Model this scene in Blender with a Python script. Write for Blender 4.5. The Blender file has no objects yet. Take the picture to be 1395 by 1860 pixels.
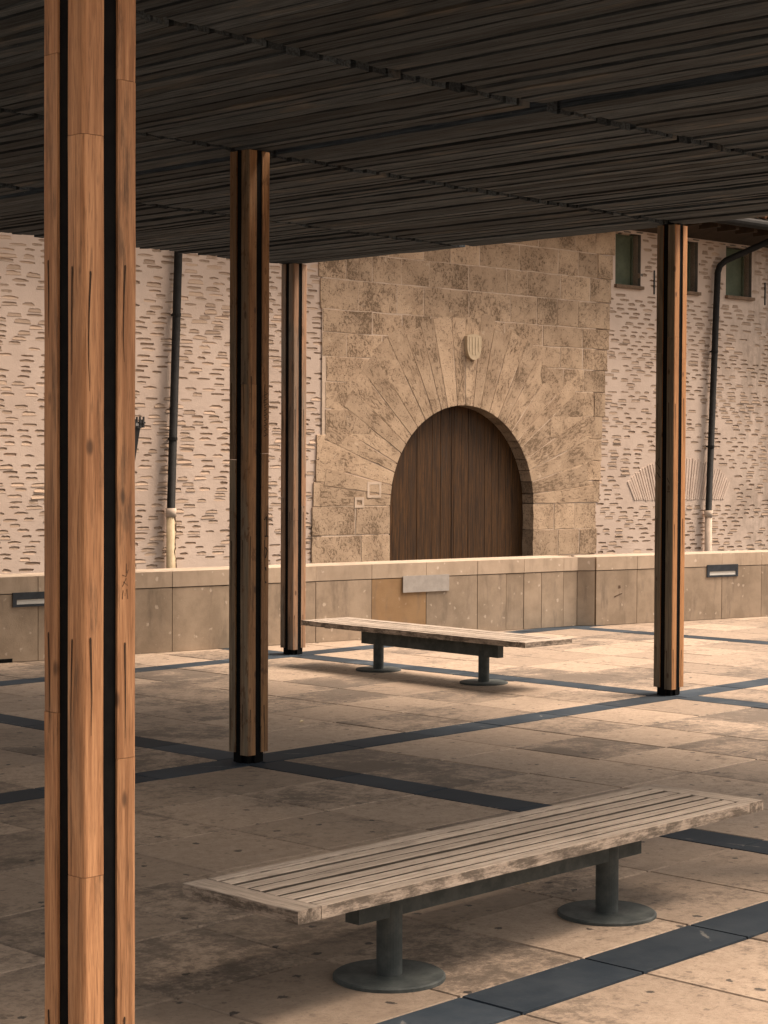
import bpy, math, random
from mathutils import Vector, Matrix, noise as mnoise
R = math.radians
rnd = random.Random(7)
scene = bpy.context.scene
col = scene.collection

# ------------------------------------------------------------------ camera
cam_d = bpy.data.cameras.new('camera')
cam_d.sensor_fit = 'VERTICAL'; cam_d.sensor_height = 36.0
cam_d.lens = 3362.84 / 1860 * 36.0
cam_d.clip_start = 0.05; cam_d.clip_end = 600
cam = bpy.data.objects.new('camera', cam_d); col.objects.link(cam)
CP = Vector((-3.02821, -3.59499, 1.65754))
FW = Vector((0.72507448, 0.68815865, -0.02654575))
RT = Vector((0.68848149, -0.72523974, 0.00453376))
UP = Vector((0.01613208, 0.02156357, 0.99963732))
cam.matrix_world = Matrix(((RT.x, UP.x, -FW.x, CP.x), (RT.y, UP.y, -FW.y, CP.y), (RT.z, UP.z, -FW.z, CP.z), (0, 0, 0, 1)))
scene.camera = cam

# ------------------------------------------------------------------ sky, sun, exposure
SUN_EL, SUN_AZ = R(55), R(-33)          # azimuth measured from +x: light from the right and the front
w = bpy.data.worlds.new('World'); scene.world = w; w.use_nodes = True
nt = w.node_tree; nt.nodes.clear()
sky = nt.nodes.new('ShaderNodeTexSky'); sky.sky_type = 'NISHITA'; sky.sun_disc = False
sky.sun_elevation = SUN_EL; sky.sun_rotation = math.pi / 2 - SUN_AZ
sky.dust_density = 5; sky.air_density = 1.2; sky.ozone_density = 0.6
hs = nt.nodes.new('ShaderNodeHueSaturation'); hs.inputs['Saturation'].default_value = 0.22   # a pale overcast sky
bg = nt.nodes.new('ShaderNodeBackground'); bg.inputs['Strength'].default_value = 0.05
wo = nt.nodes.new('ShaderNodeOutputWorld')
nt.links.new(sky.outputs[0], hs.inputs['Color']); tint = nt.nodes.new('ShaderNodeMix'); tint.data_type = 'RGBA'; tint.blend_type = 'MULTIPLY'; tint.inputs[0].default_value = 1
tint.inputs[7].default_value = (1.0, 0.915, 0.835, 1)      # warm haze
nt.links.new(hs.outputs[0], tint.inputs[6]); nt.links.new(tint.outputs[2], bg.inputs['Color']); nt.links.new(bg.outputs[0], wo.inputs['Surface'])
sun_d = bpy.data.lights.new('sun', 'SUN'); sun_d.energy = 1.5; sun_d.angle = R(28); sun_d.color = (1.0, 0.80, 0.63)
sun = bpy.data.objects.new('sun', sun_d); col.objects.link(sun)
sd = Vector((math.cos(SUN_EL) * math.cos(SUN_AZ), math.cos(SUN_EL) * math.sin(SUN_AZ), math.sin(SUN_EL)))
sun.rotation_euler = sd.to_track_quat('Z', 'Y').to_euler(); sun.location = sd * 40
vs = scene.view_settings
vs.view_transform = 'Standard'; vs.look = 'None'; vs.gamma = 1; vs.use_curve_mapping = False
vs.exposure = 2.15
scene.cycles.max_bounces = 8; scene.cycles.diffuse_bounces = 5

# ------------------------------------------------------------------ helpers
def put(name, me, parent=None, loc=(0, 0, 0), rot=(0, 0, 0), scale=(1, 1, 1)):
    o = bpy.data.objects.new(name, me); col.objects.link(o)
    if parent: o.parent = parent
    o.location = loc; o.rotation_euler = rot; o.scale = scale
    return o
def mesh(name, v, f, mat=None, smooth=False):
    me = bpy.data.meshes.new(name); me.from_pydata([tuple(a) for a in v], [], f); me.update()
    if mat: me.materials.append(mat)
    if smooth: me.polygons.foreach_set('use_smooth', [True] * len(me.polygons))
    return me
def tag(o, label=None, cat=None, group=None, kind=None):
    if label: o['label'] = label
    if cat: o['category'] = cat
    if group: o['group'] = group
    if kind: o['kind'] = kind
    return o
def box(x0, x1, y0, y1, z0, z1, V=None, F=None):
    V = [] if V is None else V; F = [] if F is None else F
    n = len(V)
    V += [(x0, y0, z0), (x1, y0, z0), (x1, y1, z0), (x0, y1, z0), (x0, y0, z1), (x1, y0, z1), (x1, y1, z1), (x0, y1, z1)]
    F += [(n, n + 3, n + 2, n + 1), (n + 4, n + 5, n + 6, n + 7), (n, n + 1, n + 5, n + 4), (n + 1, n + 2, n + 6, n + 5), (n + 2, n + 3, n + 7, n + 6), (n + 3, n, n + 4, n + 7)]
    return V, F
def slab_mesh(name, mat, ch=0.006):
    """unit slab, top at z=0, chamfered upper edge"""
    a, b = 0.5, 0.5 - ch
    V = [(-a, -a, -1), (a, -a, -1), (a, a, -1), (-a, a, -1), (-a, -a, -.18), (a, -a, -.18), (a, a, -.18), (-a, a, -.18), (-b, -b, 0), (b, -b, 0), (b, b, 0), (-b, b, 0)]
    F = [(8, 9, 10, 11)]
    for i in range(4):
        j = (i + 1) % 4
        F += [(i, j, j + 4, i + 4), (i + 4, j + 4, j + 8, i + 8)]
    return mesh(name, V, F, mat)
def cyl(r0, r1, z0, z1, n=24, V=None, F=None, cx=0, cy=0):
    V = [] if V is None else V; F = [] if F is None else F
    k = len(V)
    for i in range(n):
        a = 2 * math.pi * i / n
        V.append((cx + r0 * math.cos(a), cy + r0 * math.sin(a), z0))
    for i in range(n):
        a = 2 * math.pi * i / n
        V.append((cx + r1 * math.cos(a), cy + r1 * math.sin(a), z1))
    for i in range(n):
        j = (i + 1) % n
        F.append((k + i, k + j, k + n + j, k + n + i))
    F.append(tuple(k + n - 1 - i for i in range(n))); F.append(tuple(k + n + i for i in range(n)))
    return V, F
def tube(pts, r, n=12):
    V, F = [], []
    pts = [Vector(p) for p in pts]
    for i, p in enumerate(pts):
        t = (pts[min(i + 1, len(pts) - 1)] - pts[max(i - 1, 0)]).normalized()
        a = t.cross(Vector((0, 1, 0.01))).normalized(); b = t.cross(a).normalized()
        for k in range(n):
            an = 2 * math.pi * k / n
            V.append(p + r * (a * math.cos(an) + b * math.sin(an)))
    for i in range(len(pts) - 1):
        for k in range(n):
            j = (k + 1) % n
            F.append((i * n + k, i * n + j, (i + 1) * n + j, (i + 1) * n + k))
    F.append(tuple(range(n))); F.append(tuple((len(pts) - 1) * n + n - 1 - k for k in range(n)))
    return V, F
def ribbon(pts, w0, w1, axis='x', V=None, F=None):
    """flat stroke through (a, z) points; axis x lies in the x-z plane, axis y in the y-z plane"""
    V = [] if V is None else V; F = [] if F is None else F
    n0 = len(V); P = [Vector((a, b)) for a, b in pts]
    for i, p in enumerate(P):
        t = (P[min(i + 1, len(P) - 1)] - P[max(i - 1, 0)]); t = t.normalized() if t.length > 0 else Vector((0, 1))
        q = Vector((-t.y, t.x)); ww = (w0 + (w1 - w0) * i / max(1, len(P) - 1)) / 2
        for s in (-1, 1):
            c = p + q * ww * s
            V.append((c.x, 0, c.y) if axis == 'x' else (0, c.x, c.y))
    for i in range(len(P) - 1):
        F.append((n0 + 2 * i, n0 + 2 * i + 1, n0 + 2 * i + 3, n0 + 2 * i + 2))
    return V, F

# ------------------------------------------------------------------ materials
class NT:
    def __init__(s, name, rough=0.8, spec=0.3):
        s.m = bpy.data.materials.new(name); s.m.use_nodes = True; s.t = s.m.node_tree
        s.b = s.t.nodes['Principled BSDF']; s.b.inputs['Roughness'].default_value = rough
        s.b.inputs['Specular IOR Level'].default_value = spec
    def n(s, ty, **k):
        x = s.t.nodes.new(ty)
        for a, b in k.items(): setattr(x, a, b)
        return x
    def l(s, a, b): s.t.links.new(a, b)
    def set(s, sock, v):
        if hasattr(v, 'is_linked') or hasattr(v, 'links'): s.l(v, sock)
        else: sock.default_value = v
    def coord(s, which='Object'):
        return s.n('ShaderNodeTexCoord').outputs[which]
    def pos(s): return s.n('ShaderNodeNewGeometry').outputs['Position']
    def rand(s): return s.n('ShaderNodeObjectInfo').outputs['Random']
    def math(s, op, a, b=0.0, clamp=False):
        x = s.n('ShaderNodeMath', operation=op); x.use_clamp = clamp
        s.set(x.inputs[0], a); s.set(x.inputs[1], b); return x.outputs[0]
    def vec(s, v, scale=(1, 1, 1), off=None):
        x = s.n('ShaderNodeVectorMath', operation='MULTIPLY'); s.l(v, x.inputs[0]); x.inputs[1].default_value = scale
        o = x.outputs[0]
        if off is not None:
            y = s.n('ShaderNodeVectorMath', operation='ADD'); s.l(o, y.inputs[0]); s.l(off, y.inputs[1]); o = y.outputs[0]
        return o
    def roff(s, k=37.0):
        c = s.n('ShaderNodeCombineXYZ'); r = s.rand()
        s.l(s.math('MULTIPLY', r, k), c.inputs[0]); s.l(s.math('MULTIPLY', r, k * 2.3), c.inputs[1]); s.l(s.math('MULTIPLY', r, k * 0.7), c.inputs[2])
        return c.outputs[0]
    def noise(s, v, scale, detail=4, rough=0.6, dist=0.0):
        x = s.n('ShaderNodeTexNoise'); s.l(v, x.inputs['Vector']); x.inputs['Scale'].default_value = scale
        x.inputs['Detail'].default_value = detail; x.inputs['Roughness'].default_value = rough; x.inputs['Distortion'].default_value = dist
        return x.outputs['Fac']
    def vor(s, v, scale, feat='F1', dim='2D'):
        x = s.n('ShaderNodeTexVoronoi', feature=feat, voronoi_dimensions=dim); s.l(v, x.inputs['Vector']); x.inputs['Scale'].default_value = scale
        return x
    def step(s, v, a, b):
        x = s.n('ShaderNodeMapRange'); x.interpolation_type = 'SMOOTHSTEP'; s.l(v, x.inputs[0])
        x.inputs[1].default_value = a; x.inputs[2].default_value = b; return x.outputs[0]
    def mix(s, f, a, b, mode='MIX'):
        x = s.n('ShaderNodeMix', data_type='RGBA', blend_type=mode)
        s.set(x.inputs[0], f)
        for i, c in ((6, a), (7, b)):
            if isinstance(c, tuple): x.inputs[i].default_value = (*c, 1)
            else: s.l(c, x.inputs[i])
        return x.outputs[2]
    def ramp(s, f, *st):
        x = s.n('ShaderNodeValToRGB'); s.l(f, x.inputs[0]); e = x.color_ramp.elements
        while len(e) < len(st): e.new(0.5)
        for i, (p, c) in enumerate(st): e[i].position = p; e[i].color = (*c, 1)
        return x.outputs[0]
    def var(s, c, amt, k=1.0):
        """brightness varied from object to object"""
        r = s.math('FRACT', s.math('MULTIPLY', s.rand(), 7.31 * k))
        f = s.math('ADD', s.math('MULTIPLY', r, 2 * amt), 1 - amt)
        x = s.n('ShaderNodeVectorMath', operation='SCALE'); s.l(c, x.inputs[0]); s.l(f, x.inputs['Scale']); return x.outputs[0]
    def bump(s, h, dist=0.003, st=0.6):
        x = s.n('ShaderNodeBump'); x.inputs['Distance'].default_value = dist; x.inputs['Strength'].default_value = st
        s.l(h, x.inputs['Height']); s.l(x.outputs[0], s.b.inputs['Normal'])
    def out(s, c):
        s.set(s.b.inputs['Base Color'], (*c, 1) if isinstance(c, tuple) else c); return s.m

def m_wood(name, a, b, grey, g0, gx, dirt=0.25, along='z', patch=0.0):
    """oiled timber that greys with weather; g0 general greying, gx a greyer, darker tone on the faces turned to -x"""
    k = NT(name, 0.62, 0.28); c = k.coord(); o = k.roff()
    st = {'z': (1, 1, .035), 'x': (.035, 1, 1)}[along]
    v = k.vec(c, st, o); vl = k.vec(c, {'z': (1, 1, .12), 'x': (.12, 1, 1)}[along], o)
    fine = k.noise(v, 420, 5, .65); mid = k.noise(v, 70, 4, .6, .6); low = k.noise(vl, 9, 4, .6, .8)
    col_ = k.mix(k.step(mid, .3, .7), a, b)
    col_ = k.mix(k.math('MULTIPLY', k.step(fine, .48, .72), .65), col_, tuple(x * .42 for x in b))
    nx = k.n('ShaderNodeSeparateXYZ'); g = k.n('ShaderNodeNewGeometry'); k.l(g.outputs['Normal'], nx.inputs[0])
    side = k.step(k.math('MULTIPLY', nx.outputs[0], -1.0), .3, .8)
    ga = k.math('ADD', k.math('MULTIPLY', side, gx), g0)
    gm = k.step(k.math('ADD', k.math('SUBTRACT', low, .5), ga), .25, .75)
    gc = k.mix(k.step(mid, .35, .65), grey, tuple(x * .6 for x in grey))
    col_ = k.mix(gm, col_, gc)
    if patch:
        pm = k.step(k.noise(k.vec(c, (1, 1, .4), o), 28, 5, .7), .57, .62)
        col_ = k.mix(k.math('MULTIPLY', pm, patch), col_, (.10, .045, .016))
    kv = k.vor(k.vec(c, (1, 1, .5), o), 9, dim='3D')
    kn = k.math('SUBTRACT', 1.0, k.step(k.math('ADD', kv.outputs['Distance'], k.math('MULTIPLY', k.math('SUBTRACT', mid, .5), .12)), .05, .13))
    col_ = k.mix(k.math('MULTIPLY', kn, .75), col_, (.045, .022, .012))
    lines = k.step(k.noise(k.vec(c, st, o), 130, 3, .6, 1.0), .60, .68)
    col_ = k.mix(k.math('MULTIPLY', lines, .45), col_, tuple(x * .3 for x in b))
    dm = k.step(k.noise(vl, 22, 6, .7), .54, .70)
    col_ = k.mix(k.math('MULTIPLY', dm, dirt), col_, (.03, .022, .016))
    k.bump(k.math('ADD', fine, mid), .0015, .35)
    return k.out(k.var(col_, .14))

TEAK = m_wood('teak_oiled', (.49, .26, .128), (.27, .125, .055), (.28, .185, .12), .10, .20, .60)
TEAK2 = m_wood('teak_worn', (.31, .165, .072), (.17, .082, .033), (.22, .17, .115), .30, .30, .60, patch=.65)
TEAK3 = m_wood('teak_weathered', (.33, .19, .11), (.22, .12, .065), (.19, .17, .14), .40, .14, .75)
TEAK4 = m_wood('teak_greyed', (.40, .20, .085), (.28, .13, .05), (.17, .14, .10), .02, .75, .45)

def m_slat():
    k = NT('weathered_batten', .85, .15); c = k.coord(); o = k.roff(53)
    v = k.vec(c, (1, .04, 1), o)
    mid = k.noise(v, 90, 5, .65); low = k.noise(k.vec(c, (1, .2, 1), o), 7, 4, .65)
    c1 = k.mix(k.step(mid, .3, .72), (.014, .019, .024), (.056, .070, .082))
    c1 = k.mix(k.step(low, .55, .75), c1, (.090, .086, .078))
    sp = k.step(k.noise(c, 120, 2, .5), .70, .76)
    c1 = k.mix(k.math('MULTIPLY', sp, .5), c1, (.30, .28, .24))
    k.bump(mid, .002, .5)
    return k.out(k.var(c1, .42))
SLAT = m_slat()

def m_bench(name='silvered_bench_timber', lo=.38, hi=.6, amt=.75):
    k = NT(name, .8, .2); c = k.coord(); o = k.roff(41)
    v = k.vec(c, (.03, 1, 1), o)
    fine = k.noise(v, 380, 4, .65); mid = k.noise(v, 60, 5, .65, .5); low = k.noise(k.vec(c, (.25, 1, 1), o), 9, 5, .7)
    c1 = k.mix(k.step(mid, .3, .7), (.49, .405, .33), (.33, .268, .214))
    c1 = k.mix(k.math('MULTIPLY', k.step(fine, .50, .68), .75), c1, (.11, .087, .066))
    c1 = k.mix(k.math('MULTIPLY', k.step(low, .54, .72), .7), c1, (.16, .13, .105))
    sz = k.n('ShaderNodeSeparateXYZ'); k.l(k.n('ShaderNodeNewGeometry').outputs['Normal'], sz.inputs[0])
    edge = k.math('SUBTRACT', 1.0, k.step(sz.outputs[2], .2, .8))          # worn, grimy board edges; BENCH2 deepens them into painted gap shade
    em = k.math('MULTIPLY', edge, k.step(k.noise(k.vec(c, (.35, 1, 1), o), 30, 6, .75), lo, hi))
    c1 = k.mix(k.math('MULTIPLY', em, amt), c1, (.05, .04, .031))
    k.bump(k.math('ADD', fine, mid), .002, .6)
    return k.out(k.var(c1, .16))
BENCH = m_bench()
BENCH2 = m_bench('silvered_timber_shaded_sides', .1, .25, .96)  # inner slats: side grime taken near black, painting in the shade of the gaps

def m_metal(name, c0, c1, rough, scale=14, metal=0.0, spec=.4):
    k = NT(name, rough, spec); k.b.inputs['Metallic'].default_value = metal
    p = k.coord(); n1 = k.noise(p, scale, 6, .65); n2 = k.noise(p, scale * 9, 3, .6)
    col_ = k.mix(k.step(n1, .35, .68), c0, c1)
    k.l(k.math('ADD', k.math('MULTIPLY', n2, .25), rough - .1), k.b.inputs['Roughness'])
    k.bump(n2, .0006, .3)
    return k.out(col_)
BLACK = m_metal('black_steel', (.004, .004, .0045), (.007, .0068, .0065), .75, spec=.06)
GALV = m_metal('grey_green_steel', (.045, .053, .052), (.085, .093, .088), .65, 11, spec=.25)
PIPE = m_metal('dark_pipe_paint', (.012, .011, .010), (.020, .018, .016), .65, spec=.15)
IRON = m_metal('wrought_iron', (.010, .010, .010), (.022, .02, .018), .6)
LAMPF = m_metal('blue_black_enamel', (.012, .017, .024), (.025, .033, .044), .45)
PLATE = m_metal('grey_plate', (.30, .275, .25), (.36, .33, .30), .55)

def m_paving():
    k = NT('limestone_paving', .78, .25); p = k.pos(); o = k.roff(19)
    n0 = k.noise(p, .55, 3, .55); n1 = k.noise(p, 2.2, 8, .72, .4); n2 = k.noise(p, 14, 7, .74); n3 = k.noise(p, 48, 6, .8)
    c = k.mix(k.step(n2, .3, .7), (.385, .295, .22), (.30, .225, .165))
    c = k.var(c, .20)
    # damp, trodden-in grime: shapes of its own, stronger on some slabs
    rr = k.math('FRACT', k.math('MULTIPLY', k.rand(), 13.7))
    g = k.math('ADD', k.math('ADD', k.math('MULTIPLY', n1, .62), k.math('MULTIPLY', n2, .50)), k.math('ADD', k.math('MULTIPLY', k.step(rr, .35, 1.0), .17), k.math('MULTIPLY', k.math('SUBTRACT', n3, .5), .35)))
    g = k.math('ADD', g, k.math('MULTIPLY', k.math('SUBTRACT', n0, .5), .5))
    c = k.mix(k.math('MULTIPLY', k.step(g, .575, .80), .82), c, (.095, .076, .060))
    c = k.mix(k.math('MULTIPLY', k.step(n3, .50, .66), .62), c, (.17, .128, .095))
    vw = k.vor(k.vec(p, (1, 1, 0)), 4.4); vw.inputs['Randomness'].default_value = 1
    jag = k.math('MULTIPLY', k.math('SUBTRACT', k.noise(p, 34, 4, .65), .5), .26)
    gum = k.math('SUBTRACT', 1.0, k.step(k.math('ADD', vw.outputs['Distance'], jag), .050, .075))
    sel = k.n('ShaderNodeSeparateColor'); k.l(vw.outputs['Color'], sel.inputs[0])
    c = k.mix(k.math('MULTIPLY', k.math('MULTIPLY', gum, k.step(sel.outputs[0], .62, .64)), .85), c, (.028, .026, .025))
    v2 = k.vor(k.vec(p, (1, 1, 0)), 11); s2 = k.n('ShaderNodeSeparateColor'); k.l(v2.outputs['Color'], s2.inputs[0])
    fleck = k.math('MULTIPLY', k.math('SUBTRACT', 1.0, k.step(k.math('ADD', v2.outputs['Distance'], jag), .09, .14)), k.step(s2.outputs[1], .80, .83))
    c = k.mix(k.math('MULTIPLY', fleck, .55), c, (.09, .07, .055))
    k.bump(k.math('ADD', n3, k.math('MULTIPLY', n2, 1.5)), .005, .6)
    k.l(k.math('ADD', k.math('MULTIPLY', n1, .35), .48), k.b.inputs['Roughness'])
    return k.out(c)
PAVE = m_paving()
def m_slate():
    k = NT('slate_band', .7, .12); p = k.pos()
    n1 = k.noise(p, 3.5, 6, .7); n2 = k.noise(p, 40, 5, .7)
    c = k.mix(k.step(n1, .3, .7), (.022, .032, .044), (.045, .056, .068))
    c = k.mix(k.math('MULTIPLY', k.step(n2, .55, .8), .3), c, (.085, .082, .078))
    vw = k.vor(k.vec(p, (1, 1, 0)), 1.1, 'DISTANCE_TO_EDGE')
    cr = k.math('SUBTRACT', 1.0, k.step(k.math('ADD', vw.outputs['Distance'], k.math('MULTIPLY', k.math('SUBTRACT', k.noise(p, 12, 4, .6), .5), .06)), .0, .006))
    c = k.mix(k.math('MULTIPLY', k.math('MULTIPLY', cr, k.step(n1, .5, .62)), .5), c, (.30, .28, .25))
    k.l(k.math('ADD', k.math('MULTIPLY', n1, .3), .55), k.b.inputs['Roughness'])
    k.bump(n2, .0015, .4)
    return k.out(k.var(c, .28))
SLATE = m_slate()
def m_simple(name, a, b, scale, rough=.85, v=.0, bd=.002):
    k = NT(name, rough, .2); p = k.coord(); n1 = k.noise(p, scale, 6, .68); n2 = k.noise(p, scale * 8, 4, .65)
    c = k.mix(k.step(n1, .32, .68), a, b); c = k.mix(k.math('MULTIPLY', k.step(n2, .5, .8), .3), c, tuple(x * .6 for x in b))
    k.bump(n2, bd, .5)
    return k.out(k.var(c, v) if v else c)
JOINT = m_simple('joint_grit', (.13, .105, .08), (.085, .07, .055), 8)
ASPH = m_simple('street_asphalt', (.055, .053, .05), (.075, .072, .068), 3)

def m_wall(name, a, b, stain, sp):
    k = NT(name, .8, .25); c = k.coord(); o = k.roff(23)
    v = k.vec(c, (1, 1, 1), o); vs_ = k.vec(c, (1, 1, .22), o)
    n1 = k.noise(v, 3.2, 6, .65); n2 = k.noise(v, 26, 6, .72); st = k.noise(vs_, 9, 5, .65); n3 = k.noise(v, 130, 3, .6)
    col_ = k.mix(k.step(n1, .32, .68), a, b)
    col_ = k.mix(k.math('MULTIPLY', k.step(st, .50, .78), stain), col_, (.155, .12, .09))
    col_ = k.mix(k.math('MULTIPLY', k.step(n3, .54, .8), .3), col_, tuple(x * .6 for x in b))
    vw = k.vor(v, 13, dim='3D'); s2 = k.n('ShaderNodeSeparateColor'); k.l(vw.outputs['Color'], s2.inputs[0])
    jag = k.math('MULTIPLY', k.math('SUBTRACT', n2, .5), 1.1)
    pit = k.math('MULTIPLY', k.math('SUBTRACT', 1.0, k.step(k.math('ADD', vw.outputs['Distance'], jag), .10, .20)), k.step(s2.outputs[0], .5, .55))
    col_ = k.mix(k.math('MULTIPLY', pit, sp), col_, (.62, .52, .42))
    k.bump(k.math('ADD', n2, n3), .003, .45)
    return k.out(k.var(col_, .10))
WALLST = m_wall('limestone_cladding', (.36, .28, .205), (.255, .196, .14), .75, .5)
WALLOR = m_wall('ochre_cladding', (.31, .195, .10), (.25, .152, .075), .55, .2)
COPE = m_wall('limestone_coping', (.44, .345, .26), (.36, .28, .205), .45, .6)

def m_plaster():
    k = NT('pink_lime_plaster', .88, .15); c = k.coord()
    n1 = k.noise(c, 1.1, 5, .6); n2 = k.noise(c, 9, 6, .7); n3 = k.noise(c, 60, 4, .65); st = k.noise(k.vec(c, (1, 1, .15)), 5, 5, .6)
    col_ = k.mix(k.step(n1, .3, .7), (.60, .475, .39), (.51, .395, .32))
    col_ = k.mix(k.math('MULTIPLY', k.step(st, .52, .8), .35), col_, (.56, .43, .34))
    col_ = k.mix(k.math('MULTIPLY', k.step(n3, .52, .72), .42), col_, (.56, .42, .335))
    # sooty streaks on the wall right of the second downpipe
    sx = k.n('ShaderNodeSeparateXYZ'); k.l(c, sx.inputs[0])
    reg = k.step(k.math('ADD', sx.outputs[0], k.math('MULTIPLY', k.math('SUBTRACT', n1, .5), 2.2)), 4.9, 6.6)
    so = k.math('MULTIPLY', reg, k.step(k.math('ADD', k.math('MULTIPLY', st, .6), k.math('MULTIPLY', n2, .5)), .38, .68))
    col_ = k.mix(k.math('MULTIPLY', so, .62), col_, (.17, .135, .105))
    k.bump(k.math('ADD', k.math('MULTIPLY', n2, 2.0), n3), .006, .5)
    return k.out(col_)
PLASTER = m_plaster()
BRICK = m_simple('bedded_brick', (.52, .385, .285), (.37, .262, .187), 20, .9, .26, .004)
FANB = m_simple('fan_brick_pale', (.62, .49, .40), (.53, .41, .33), 20, .9, .10, .004)

def m_ashlar(name, radial):
    k = NT(name, .88, .15); c = k.coord(); o = k.roff(31)
    v = k.vec(c, (1, 1, .38) if radial else (1, 1, .8), o); vi = k.vec(c, (1, 1, 1), o)
    n1 = k.noise(vi, 2.6, 5, .65); n2 = k.noise(v, 34, 7, .8, .25); n3 = k.noise(vi, 70, 4, .7); big = k.noise(k.pos(), .9, 4, .6)
    rr = k.math('FRACT', k.math('MULTIPLY', k.rand(), 11.3))
    col_ = k.mix(k.step(n1, .3, .7), (.52, .375, .255), (.40, .28, .185))
    col_ = k.var(col_, .13)
    patch = k.math('ADD', k.math('MULTIPLY', k.math('SUBTRACT', n1, .5), 1.4), k.math('ADD', k.math('MULTIPLY', k.math('SUBTRACT', rr, .5), .16), k.math('MULTIPLY', k.math('SUBTRACT', big, .5), .5)))
    pits = k.step(k.math('ADD', n2, k.math('MULTIPLY', patch, .30)), .530, .610)
    col_ = k.mix(k.math('MULTIPLY', pits, .78), col_, (.17, .115, .072))
    col_ = k.mix(k.math('MULTIPLY', k.step(n3, .51, .72), .55), col_, (.27, .19, .13))
    vw = k.vor(vi, 38, dim='3D'); nn = k.noise(vi, 5, 4, .65)
    p2 = k.math('MULTIPLY', k.math('SUBTRACT', 1.0, k.step(k.math('ADD', vw.outputs['Distance'], k.math('MULTIPLY', k.math('SUBTRACT', n3, .5), .5)), .16, .30)), k.step(nn, .42, .58))
    col_ = k.mix(k.math('MULTIPLY', p2, .75), col_, (.13, .088, .055))
    pale = k.step(k.noise(vi, 8, 5, .7), .60, .70)
    col_ = k.mix(k.math('MULTIPLY', pale, .35), col_, (.70, .55, .41))
    h = k.math('SUBTRACT', k.math('MULTIPLY', n3, .4), k.math('ADD', pits, p2))
    k.bump(h, .014, .6)
    return k.out(col_)
ASHLAR = m_ashlar('pitted_ashlar', False)
VOUS = m_ashlar('pitted_voussoir', True)
MORTAR = m_simple('pale_mortar', (.60, .46, .35), (.50, .38, .285), 6)
SHIELD = m_simple('carved_shield_stone', (.56, .44, .30), (.48, .37, .25), 14)
DOORM = m_wood('dark_door_timber', (.100, .043, .010), (.026, .011, .003), (.04, .02, .010), .10, .0, .6)
GREEN = m_simple('green_shutter_paint', (.12, .135, .09), (.085, .10, .065), 4, .7)
REVEAL = m_simple('grey_render', (.17, .15, .125), (.12, .105, .09), 6)
CREAM = m_simple('cream_iron_pipe', (.56, .44, .28), (.47, .36, .22), 9, .6)
RUST = m_simple('flaking_rust', (.07, .03, .012), (.03, .016, .01), 30)
SILL = m_simple('brown_sill_tile', (.20, .13, .085), (.13, .085, .055), 12)
WHITE = m_simple('pale_collar', (.60, .48, .385), (.50, .395, .31), 9)
EAVE = m_simple('dark_eave_timber', (.055, .036, .022), (.035, .024, .016), 6)
TILE = m_simple('clay_tile', (.30, .16, .09), (.22, .12, .07), 5)
STAIN = m_simple('black_drip', (.060, .034, .020), (.028, .017, .011), 40)
SCRIB = m_simple('marker_ink', (.030, .024, .02), (.02, .017, .014), 40)
SCRIB2 = m_simple('faded_marker_ink', (.13, .085, .06), (.10, .065, .045), 40)
def m_glass():
    k = NT('frosted_light_lens', .35, .5); n1 = k.noise(k.coord(), 20, 4, .6)
    return k.out(k.mix(n1, (.50, .49, .46), (.66, .64, .58)))
LENS = m_glass()

# ------------------------------------------------------------------ ground
BX = [-8.09, -4.09, -0.09, 3.905, 7.98, 11.88, 15.85, 19.85]      # dark bands that run away to the left
BY = [-12.0, -7.96, -3.96, 0.036, 4.0, 7.94]                       # dark bands that run away to the right
HB = 0.125
W0, W1, W2, W3 = Vector((5.79, 9.11)), Vector((12.03, 7.97)), Vector((12.16, 7.85)), Vector((14.48, 7.25))
D1 = (W1 - W0).normalized(); D3 = (W3 - W2).normalized()
N1 = Vector((-D1.y, D1.x)); N3 = Vector((-D3.y, D3.x))
WL = W0 - D1 * 9.0; WR = W3 + D3 * 9.0
def wall_front(x):
    if x < W1.x: return W0.y + (x - W0.x) * D1.y / D1.x
    return W2.y + (x - W2.x) * D3.y / D3.x
STREET = -0.95
g = mesh('street', [(-200, -200, STREET), (300, -200, STREET), (300, 300, STREET), (-200, 300, STREET)], [(0, 1, 2, 3)], ASPH)
tag(put('street', g), kind='structure')
pl = [(-30, -30), (WR.x, -30), (WR.x, WR.y), (W2.x, W2.y), (W1.x, W1.y), (WL.x, WL.y), (-30, WL.y)]
pl = [(x, y + (0.2 if i in (2, 3, 4, 5, 6) else 0)) for i, (x, y) in enumerate(pl)]
n = len(pl)
V = [(x, y, STREET - .05) for x, y in pl] + [(x, y, -0.010) for x, y in pl]
F = [tuple(n + i for i in range(n))] + [(i, (i + 1) % n, n + (i + 1) % n, n + i) for i in range(n)]
plaza = tag(put('plaza', mesh('plaza', V, F, JOINT)), kind='structure')
slab_me = slab_mesh('paving_slab', PAVE); band_me = slab_mesh('band_stone', SLATE, .004)
def on_screen(x, y, z=0.0):
    d = Vector((x, y, z)) - CP; dz = d.dot(FW)
    if dz < .3: return None
    return 697.5 + 3362.84 * d.dot(RT) / dz, 930 - 3362.84 * d.dot(UP) / dz, dz
cand = []
def spans(c):
    out = []
    for i in range(len(c) - 1):
        a, b = c[i] + HB, c[i + 1] - HB; k = 6
        out.append([(a + (b - a) * j / k, a + (b - a) * (j + 1) / k) for j in range(k)])
    return out
SX, SY = spans(BX), spans(BY + [11.9])
for cx_ in SX:
    for (a, b) in cx_:
        for cy_ in SY:
            for (c, d) in cy_: cand.append(('p', a, b, c, d))
for i, y in enumerate(BY):
    for cx_ in SX:
        for j, (a, b) in enumerate(cx_): cand.append(('b', a - (HB if j == 0 else 0), b + (HB if j == 5 else 0), y - HB, y + HB))
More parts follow.
